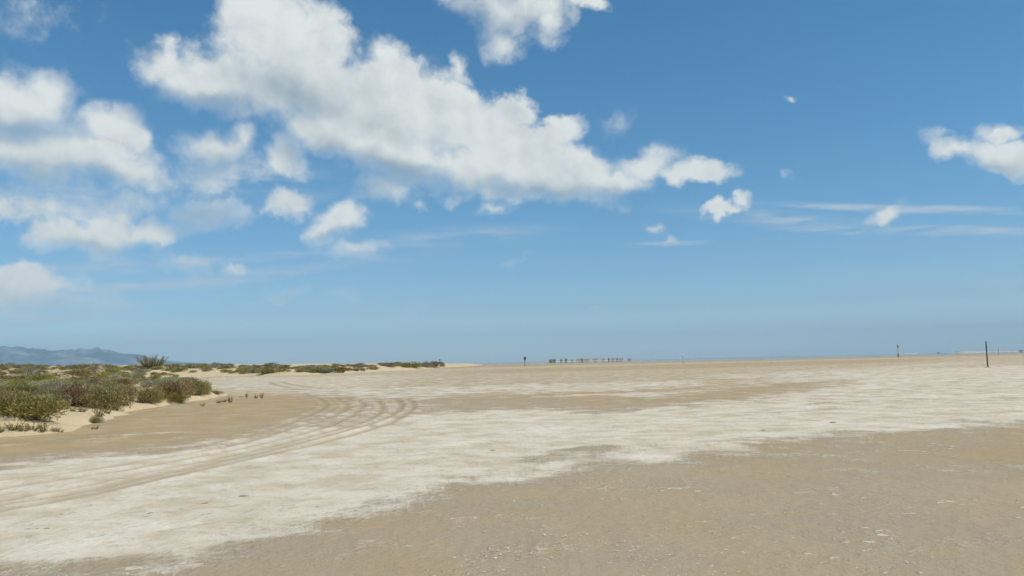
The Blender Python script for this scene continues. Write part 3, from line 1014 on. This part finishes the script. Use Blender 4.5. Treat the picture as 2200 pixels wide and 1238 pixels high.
# scrub along the far dune belt
FARL = {'green': ('dark green shrub on the far dune belt', 'green shrubs on the far dune belt'),
        'olive': ('olive shrub on the far dune belt', 'olive shrubs on the far dune belt'),
        'grey': ('grey brown shrub on the far dune belt', 'grey shrubs on the far dune belt'),
        'red': ('reddish shrub on the far dune belt', 'reddish shrubs on the far dune belt')}
for px_, py_, w_, h_, k_, l_ in ((872, 790, 26, 10, 'olive', 'low olive clump just past the bare sand bank of the far belt'),
                                 (893, 791, 34, 12, 'green', 'wide dark green clump between the sand bank and the thin dark post'),
                                 (917, 790, 26, 12, 'grey', 'grey clump next but one to the thin dark post'),
                                 (934, 789, 24, 14, 'red', 'tall brown clump touching the thin dark post'),
                                 (950, 788, 12, 9, 'grey', 'last small clump of the far belt beyond the thin dark post'),
                                 (575, 803, 40, 13, 'green', 'big dark green mound fronting the far dune belt'),
                                 (733, 800, 34, 12, 'green', 'dark green mound where the far belt meets the flat'),
                                 (705, 801, 34, 9, 'grey', 'dark grey mound left of the green one fronting the belt')):
    put(px_, py_, w_, h_, 'shrub', k_ + '_far', l_, parts=False)
done, rest = 0, []
for tries in range(9000):
    if done + len(rest) >= 330:
        break
    px_ = rs.uniform(-20, 948)
    lo = np.interp(px_, [-20, 340, 480, 600, 730, 800, 830, 880, 950], [797, 800, 803, 803.5, 800.5, 797, 789, 791.5, 787.5])
    hi = np.interp(px_, [-20, 340, 480, 600, 700, 800, 880, 950], [787, 787, 786, 786, 785, 784, 783, 781])
    py_ = lo + (hi - lo) * rs.random() ** 0.9
    x, y, z = on_ground(px_, py_)
    r_ = math.hypot(x, y)
    if r_ < 120 or r_ > 540 or float(dune_far(np.array([x]), np.array([y]))[0]) < 0.25:
        continue
    if 826 < px_ < 872 and py_ > 787 and rs.random() < 0.85:
        continue
    k_ = rs.choice(['green', 'green', 'olive', 'olive', 'grey', 'red'])
    w = rs.choice([rs.uniform(0.9, 2.0), rs.uniform(1.6, 3.4)]) * (0.7 + r_ / 700)
    h = w * rs.uniform(0.22, 0.36)
    if w < 1.75 or px_ < 330:
        rest.append((x, y, z, w, h, k_))
        continue
    lb, gp = FARL[k_]
    lb = size_word(w, 2.1, 2.8) + ' ' + lb + ', ' + belt_mark(px_)
    plant('shrub', k_ + '_far', (x, y, z - 0.08), w, h, lb, group=gp, parts=False)
    done += 1
# the scrub goes on along the near dune beyond the picture
for tries in range(110):
    px_, py_ = rs.uniform(-620, -45), rs.uniform(806, 925)
    x, y, z = on_ground(px_, py_)
    if math.hypot(x, y) < 130 and float(dune_near(np.array([x]), np.array([y]))[0]) > 0.3:
        w = rs.uniform(0.6, 1.5)
        rest.append((x, y, z, w, w * rs.uniform(0.28, 0.42), 'olive'))
# the smallest and farthest scrub reads as one cover
for k_ in ('olive',):
    V, F, Ti = [], [], []
    base = 0
    for i, (x, y, z, w, h, kk) in enumerate(rest):
        me = PROTO['olive_far', i % 4][0]
        co = np.empty(len(me.vertices) * 3, np.float32)
        me.vertices.foreach_get('co', co)
        co = co.reshape(-1, 4, 3)[::2].reshape(-1, 3)
        ti = np.empty(len(me.vertices), np.float32)
        me.attributes['tint'].data.foreach_get('value', ti)
        ti = ti.reshape(-1, 4)[::2].ravel() * (0.9 if i % 3 else 0.5)
        cr, sr = math.cos(i * 2.4), math.sin(i * 2.4)
        v = np.stack([(co[:, 0] * cr - co[:, 1] * sr) * w / .95 + x, (co[:, 0] * sr + co[:, 1] * cr) * w / .95 + y, co[:, 2] * h / .5 + z - .08], -1)
        V.append(v)
        F.append(np.arange(len(v)).reshape(-1, 4) + base)
        Ti.append(ti)
        base += len(v)
    tag(link('low_scrub', mesh_np('low_scrub', np.concatenate(V), np.concatenate(F), False, {'tint': np.concatenate(Ti)}), LEAF['olive']),
        'low patchy olive scrub filling in between the dune shrubs', 'scrub', kind='stuff')

# loose grass between the shrubs: nobody could count it
rng = np.random.default_rng(8)
GP = []
while len(GP) < 1900:
    px_, py_ = rng.uniform(-300, 430), 797 + rng.random() * 70
    if py_ > np.interp(px_, [-40, 60, 200, 290, 430], [880, 872, 855, 845, 832]):
        continue
    d_ = pdir(px_, py_)
    t_ = np.linspace(16, 130, 500)
    hit = np.nonzero(EYE + d_.z * t_ <= height(d_.x * t_, d_.y * t_))[0]
    if len(hit):
        t0 = t_[hit[0]]
        x, y = d_.x * t0, d_.y * t0
        if fbm(np.array([x * .3]), np.array([y * .3]), 77, 3)[0] > 0.44:
            GP.append((x, y, float(height(x, y)[0])))
GP = np.array(GP)
nb = 14
gp_ = np.repeat(GP, nb, 0)
gp_[:, :2] += rng.normal(size=(len(gp_), 2)) * 0.22
gp_[:, 2] = height(gp_[:, 0], gp_[:, 1]) - 0.02
gd_ = unit(rng.normal(size=gp_.shape) * 0.35 + np.array([0.1, 0, 1.0]))
gl_ = 0.12 + 0.24 * rng.random(len(gp_))
gm_ = leaves_mesh('dune_grass', gp_, gd_, gl_, np.full(len(gp_), 0.014), rng.random(len(gp_)), rng)
tag(link('dune_grass', gm_, LEAF['grass']), 'thin pale grass blades scattered between shrubs of the near dune', 'grass', kind='stuff')

# ------------------------------------------------------------------ posts
pole_dark = plain('weathered_dark_wood', (0.07, 0.06, 0.05), 0.8, 0.35, 12)
pole_pale = plain('weathered_pale_wood', (0.30, 0.26, 0.20), 0.8, 0.3, 12)
black_paint = plain('black_paint', (0.03, 0.03, 0.032), 0.6, 0.2, 20)
grey_paint = plain('grey_paint', (0.13, 0.13, 0.13), 0.7, 0.2, 20)
white_paint = plain('white_paint', (0.75, 0.75, 0.73), 0.6, 0.08, 20)


def lathe(name, prof, seg=14, wob=0.0, seed=0):
    """prof: (radius, height) pairs from the bottom up; slightly irregular"""
    prof = np.array(prof)
    th = np.linspace(0, 2 * math.pi, seg, endpoint=False)
    k, t = np.meshgrid(np.arange(len(prof)), th, indexing='ij')
    r = prof[:, 0][k] * (1 + wob * (vnoise(t * 2.0 + 5, k * 0.9, seed) - .5))
    lean = wob * 0.25 * (vnoise(k * 0.5, k * 0.0, seed + 5) - 0.5)
    v = np.stack([r * np.cos(t) + lean, r * np.sin(t), prof[:, 1][k]], -1).reshape(-1, 3)
    me = bpy.data.meshes.new(name)
    f = [tuple(int(q) for q in fc) for fc in grid_faces(len(prof), seg, wrap=True)]
    f.append(tuple(range((len(prof) - 1) * seg, len(prof) * seg)))
    f.append(tuple(reversed(range(seg))))
    me.from_pydata([tuple(q) for q in v], [], f)
    me.update()
    return me


def box_mesh(name, sx, sy, sz, cx=0, cy=0, cz=0, bev=0.06):
    import bmesh
    bm = bmesh.new()
    bmesh.ops.create_cube(bm, size=1.0, matrix=Matrix.Translation((cx, cy, cz)) @ Matrix.Diagonal((sx, sy, sz, 1)))
    bmesh.ops.bevel(bm, geom=bm.edges[:], offset=bev * min(sx, sy, sz), segments=1, affect='EDGES')
    me = bpy.data.meshes.new(name)
    bm.to_mesh(me)
    bm.free()
    return me


def post(px, py, top_py, rad, label, mat, name='marker_post', group=None):
    x, y = flat(px, py)
    d = math.hypot(x, y)
    h = (py - top_py) * d / FPX
    root = bpy.data.objects.new(name, None)
    C.objects.link(root)
    root.location = (x, y, 0)
    root.rotation_euler = (R(1.1 * math.sin(px)), R(1.3 * math.cos(px * 1.7)), 0)
    link('pole', lathe('pole', [(rad * 1.08, -0.4), (rad * 1.06, 0.05), (rad, h * .25), (rad * 1.02, h * .5), (rad * .94, h * .78), (rad * .95, h * .97), (rad * .7, h)],
                       14, 0.25, int(px)), mat, root)
    tag(root, label, 'post', group)
    return root, h, d


ro, h, d = post(2122, 790, 741.5, 0.058, 'dark weathered wooden post standing alone on the pale flat, tallest in view', pole_dark)
link('metal_band', lathe('metal_band', [(0.066, h * .74), (0.069, h * .745), (0.069, h * .765), (0.066, h * .77)], 14), black_paint, ro)
link('sand_collar', lathe('sand_collar', [(0.42, -0.03), (0.26, 0.035), (0.10, 0.075)], 16, 0.4, 3), ground_mat, ro)
ro, h, d = post(1128, 788, 768, 0.14, 'pale post with a black box shaped top on the far flat', pole_pale)
link('top_box', box_mesh('top_box', 0.62, 0.5, 0.95, 0, 0, h - 0.35), black_paint, ro)
ro, h, d = post(1930, 767.6, 743, 0.10, 'far channel marker with dark top mark and small white board', pole_pale)
link('top_mark', box_mesh('top_mark', 0.5, 0.4, 0.8, 0, 0, h - 0.9), grey_paint, ro)
link('board', box_mesh('board', 0.8, 0.1, 3.2, 0.62, 0, h * .48), white_paint, ro)
link('base_sleeve', lathe('base_sleeve', [(0.24, -0.2), (0.26, 0.2), (0.24, 1.4), (0.18, 1.6)], 12), grey_paint, ro)
ro, h, d = post(1468, 783, 765, 0.05, 'thin pale post with a white ball on top', pole_pale)
link('ball', lathe('ball', [(0.06, h - .1), (0.22, h + .02), (0.26, h + .16), (0.2, h + .3), (0.06, h + .38)], 12), white_paint, ro)
post(2146, 762.5, 750, 0.09, 'thin far post near the edge of the mirage, on its own', pole_pale)
ro, h, d = post(945, 788, 771.5, 0.10, 'thin dark post rising from the shrubs at the end of the far dune belt', pole_dark)
link('cross_board', box_mesh('cross_board', 0.9, 0.08, 0.4, 0, 0, h - .5), pole_dark, ro)

# ------------------------------------------------------------------ row of huts and trees beyond the mirage sheet, built solid
hut_wall = plain('hut_wall', (0.66, 0.60, 0.50), 0.9, 0.12, 0.6)
hut_roof = plain('hut_roof', (0.38, 0.32, 0.26), 0.9, 0.2, 0.6)
hut_glass = plain('hut_window', (0.42, 0.38, 0.32), 0.3, 0.2, 1.0)
HR = 1480.0


def hut(px, w, h, label, group):
    a = paz(px, 772)
    root = bpy.data.objects.new('hut', None)
    C.objects.link(root)
    root.location = (HR * math.sin(a), HR * math.cos(a), 0.2)
    root.rotation_euler.z = -a
    link('wall', box_mesh('wall', w, 5, h * .7, 0, 0, h * .35, 0.01), hut_wall, root)
    me = bpy.data.meshes.new('roof')
    o_ = 0.4
    me.from_pydata([(-w / 2 - o_, -3, h * .68), (w / 2 + o_, -3, h * .68), (w / 2 + o_, 3, h * .68), (-w / 2 - o_, 3, h * .68), (-w / 2 + .6, 0, h), (w / 2 - .6, 0, h)], [],
                   [(3, 2, 1, 0), (0, 1, 5, 4), (2, 3, 4, 5), (1, 2, 5), (3, 0, 4)])
    link('roof', me, hut_roof, root)
    n = max(1, int(w / 7))
    for i in range(n):
        link('window', box_mesh('window', 1.6, 0.2, h * .22, (i + .5) / n * w - w / 2, -2.56, h * .38, 0.02), hut_glass, root)
    return tag(root, label, 'hut', group)


for px_, w_, h_ in ((1229, 6, 4.6), (1243, 8, 5.4), (1261, 11, 5.0), (1279, 10, 5.6), (1296, 8, 5.2), (1317, 7, 5.2), (1334, 8, 4.6), (1352, 7, 3.8)):
    hut(px_, w_, h_, 'pale hut with dark roof in the low row beyond the mirage', 'huts beyond the mirage')
for px_, w_, h_ in ((1183, 7, 5.0), (1191, 7, 5.4), (1205, 4, 4.4), (1216, 5, 5.0), (1251, 4, 5.2), (1308, 4, 5.0), (1326, 3, 4.6)):
    a = paz(px_, 772)
    plant('tree', 'green_far', ((HR - 8) * math.sin(a), (HR - 8) * math.cos(a), 0.0), w_, h_,
          'dark round tree left of the row of huts beyond the mirage' if px_ < 1200 else 'dark tree standing between the huts beyond the mirage',
          cat='tree', group='trees left of the huts' if px_ < 1200 else 'trees between the huts', parts=True)
for px_, w_, h_, l_ in ((2015, 5, 2.6, 'faint small bush on the low islet across the water'), (2058, 9, 3.6, 'dark bush at the left end of the long low far shore'), (2194, 12, 3.4, 'dark bush on the far shore behind the water, near the thin post')):
    a = paz(px_, 757)
    plant('bush', 'grey_far', (2590 * math.sin(a), 2590 * math.cos(a), 0.4), w_, h_, l_, cat='bush', parts=False)

# ------------------------------------------------------------------ clods and litter lying on the crust
clod_mat = plain('dark_clod', (0.31, 0.25, 0.17), 0.95, 0.3, 25)


def clod(px, py, wpx, label, tilt=0.0, group=None):
    x, y = flat(px, py)
    s = math.hypot(x, y) / FPX
    w = wpx * s
    rng = np.random.default_rng(int(px * 7 + py))
    nr, ns = 5, 12
    th = np.linspace(0, 6.283, ns, endpoint=False)
    lump = 1 + 0.25 * rng.normal(size=ns) * 0.6
    rows = []
    for i, (rr, zz) in enumerate(((1.0, -.25), (.96, .12), (.75, .34), (.42, .46), (.08, .50))):
        rows.append(np.stack([np.cos(th + tilt) * rr * lump * w * .5, np.sin(th) * rr * lump * w * .30, zz * w * .22 * (1 + 0.25 * rng.normal(size=ns))], -1))
    o = link('clod', mesh_np('clod', np.concatenate(rows), grid_faces(nr, ns, wrap=True), True), clod_mat)
    o.location = (x, y, 0.0)
    return tag(o, label, 'clod', group)


for px_, py_, w_ in ((523, 1067, 22), (440, 1083, 16), (388, 1095, 15), (325, 1103, 14), (314, 1111, 10), (196, 1086, 9), (61, 1138, 14), (80, 1137, 10), (100, 1136, 14), (133, 1105, 7),
                     (682, 1090, 12), (1058, 968, 12), (1790, 908, 14), (1640, 925, 12), (2003, 1126, 12)):
    clod(px_, py_, w_, 'small dark flat clod lying loose on the salt flat', group='clods on the salt flat')

# ------------------------------------------------------------------ salt flakes and shell bits strewn on the damp sand
rng = np.random.default_rng(21)
n_ = 30000
rr_ = np.exp(rng.uniform(math.log(4.5), math.log(40), n_))
aa_ = rng.uniform(R(-42), R(42), n_)
fx_, fy_ = rr_ * np.sin(aa_), rr_ * np.cos(aa_)
keep = (fbm(fx_ * 0.8, fy_ * 0.8, 301, 4, 0.6) + 0.5 * (fbm(fx_ * 5, fy_ * 5, 307, 2) - .5) > 0.635) & (height(fx_, fy_) <= 0.0)
fx_, fy_ = fx_[keep], fy_[keep]
n_ = len(fx_)
sz_ = 0.003 + 0.013 * rng.random(n_) ** 2.5
K = 6
th = np.linspace(0, 2 * math.pi, K, endpoint=False)[None] + rng.random((n_, 1)) * 6
rad_ = sz_[:, None] * (0.6 + 0.7 * rng.random((n_, K)))
tx, ty = rng.normal(size=(n_, 1)) * 0.12, rng.normal(size=(n_, 1)) * 0.12
px_, py_ = np.cos(th) * rad_, np.sin(th) * rad_ * 0.8
ring = np.stack([fx_[:, None] + px_, fy_[:, None] + py_, 0.004 + px_ * tx + py_ * ty], -1)
top = np.stack([fx_, fy_, 0.006 + 0.05 * sz_], -1)[:, None]
v_ = np.concatenate([ring, top], 1).reshape(-1, 3)
o_ = (np.arange(n_) * (K + 1))[:, None, None]
f_ = (o_ + np.array([[[k, (k + 1) % K, K] for k in range(K)]])).reshape(-1, 3)
flake_mat = plain('shell_white', (0.60, 0.54, 0.44), 0.7, 0.15, 40)
tag(link('shell_fragments', mesh_np('shell_fragments', v_, f_), flake_mat), 'tiny pale salt flakes and shell bits strewn over the sand', 'shell bits', kind='stuff')

# ------------------------------------------------------------------ air
hz = bpy.data.materials.new('haze_air')
hz.use_nodes = True
T = NT(hz.node_tree)
pv = T.new('ShaderNodeVolumePrincipled', {'Color': (0.52, 0.8, 1.0, 1), 'Density': 1.2e-4, 'Anisotropy': 0.0})
T.new('ShaderNodeOutputMaterial', {'Volume': pv.outputs[0]})
bx = box_mesh('haze', 28000, 28000, 472, 0, 0, 234, 0.0)
tag(link('haze', bx, hz), 'thin blue sea haze in the air over the flats', 'haze', kind='stuff')
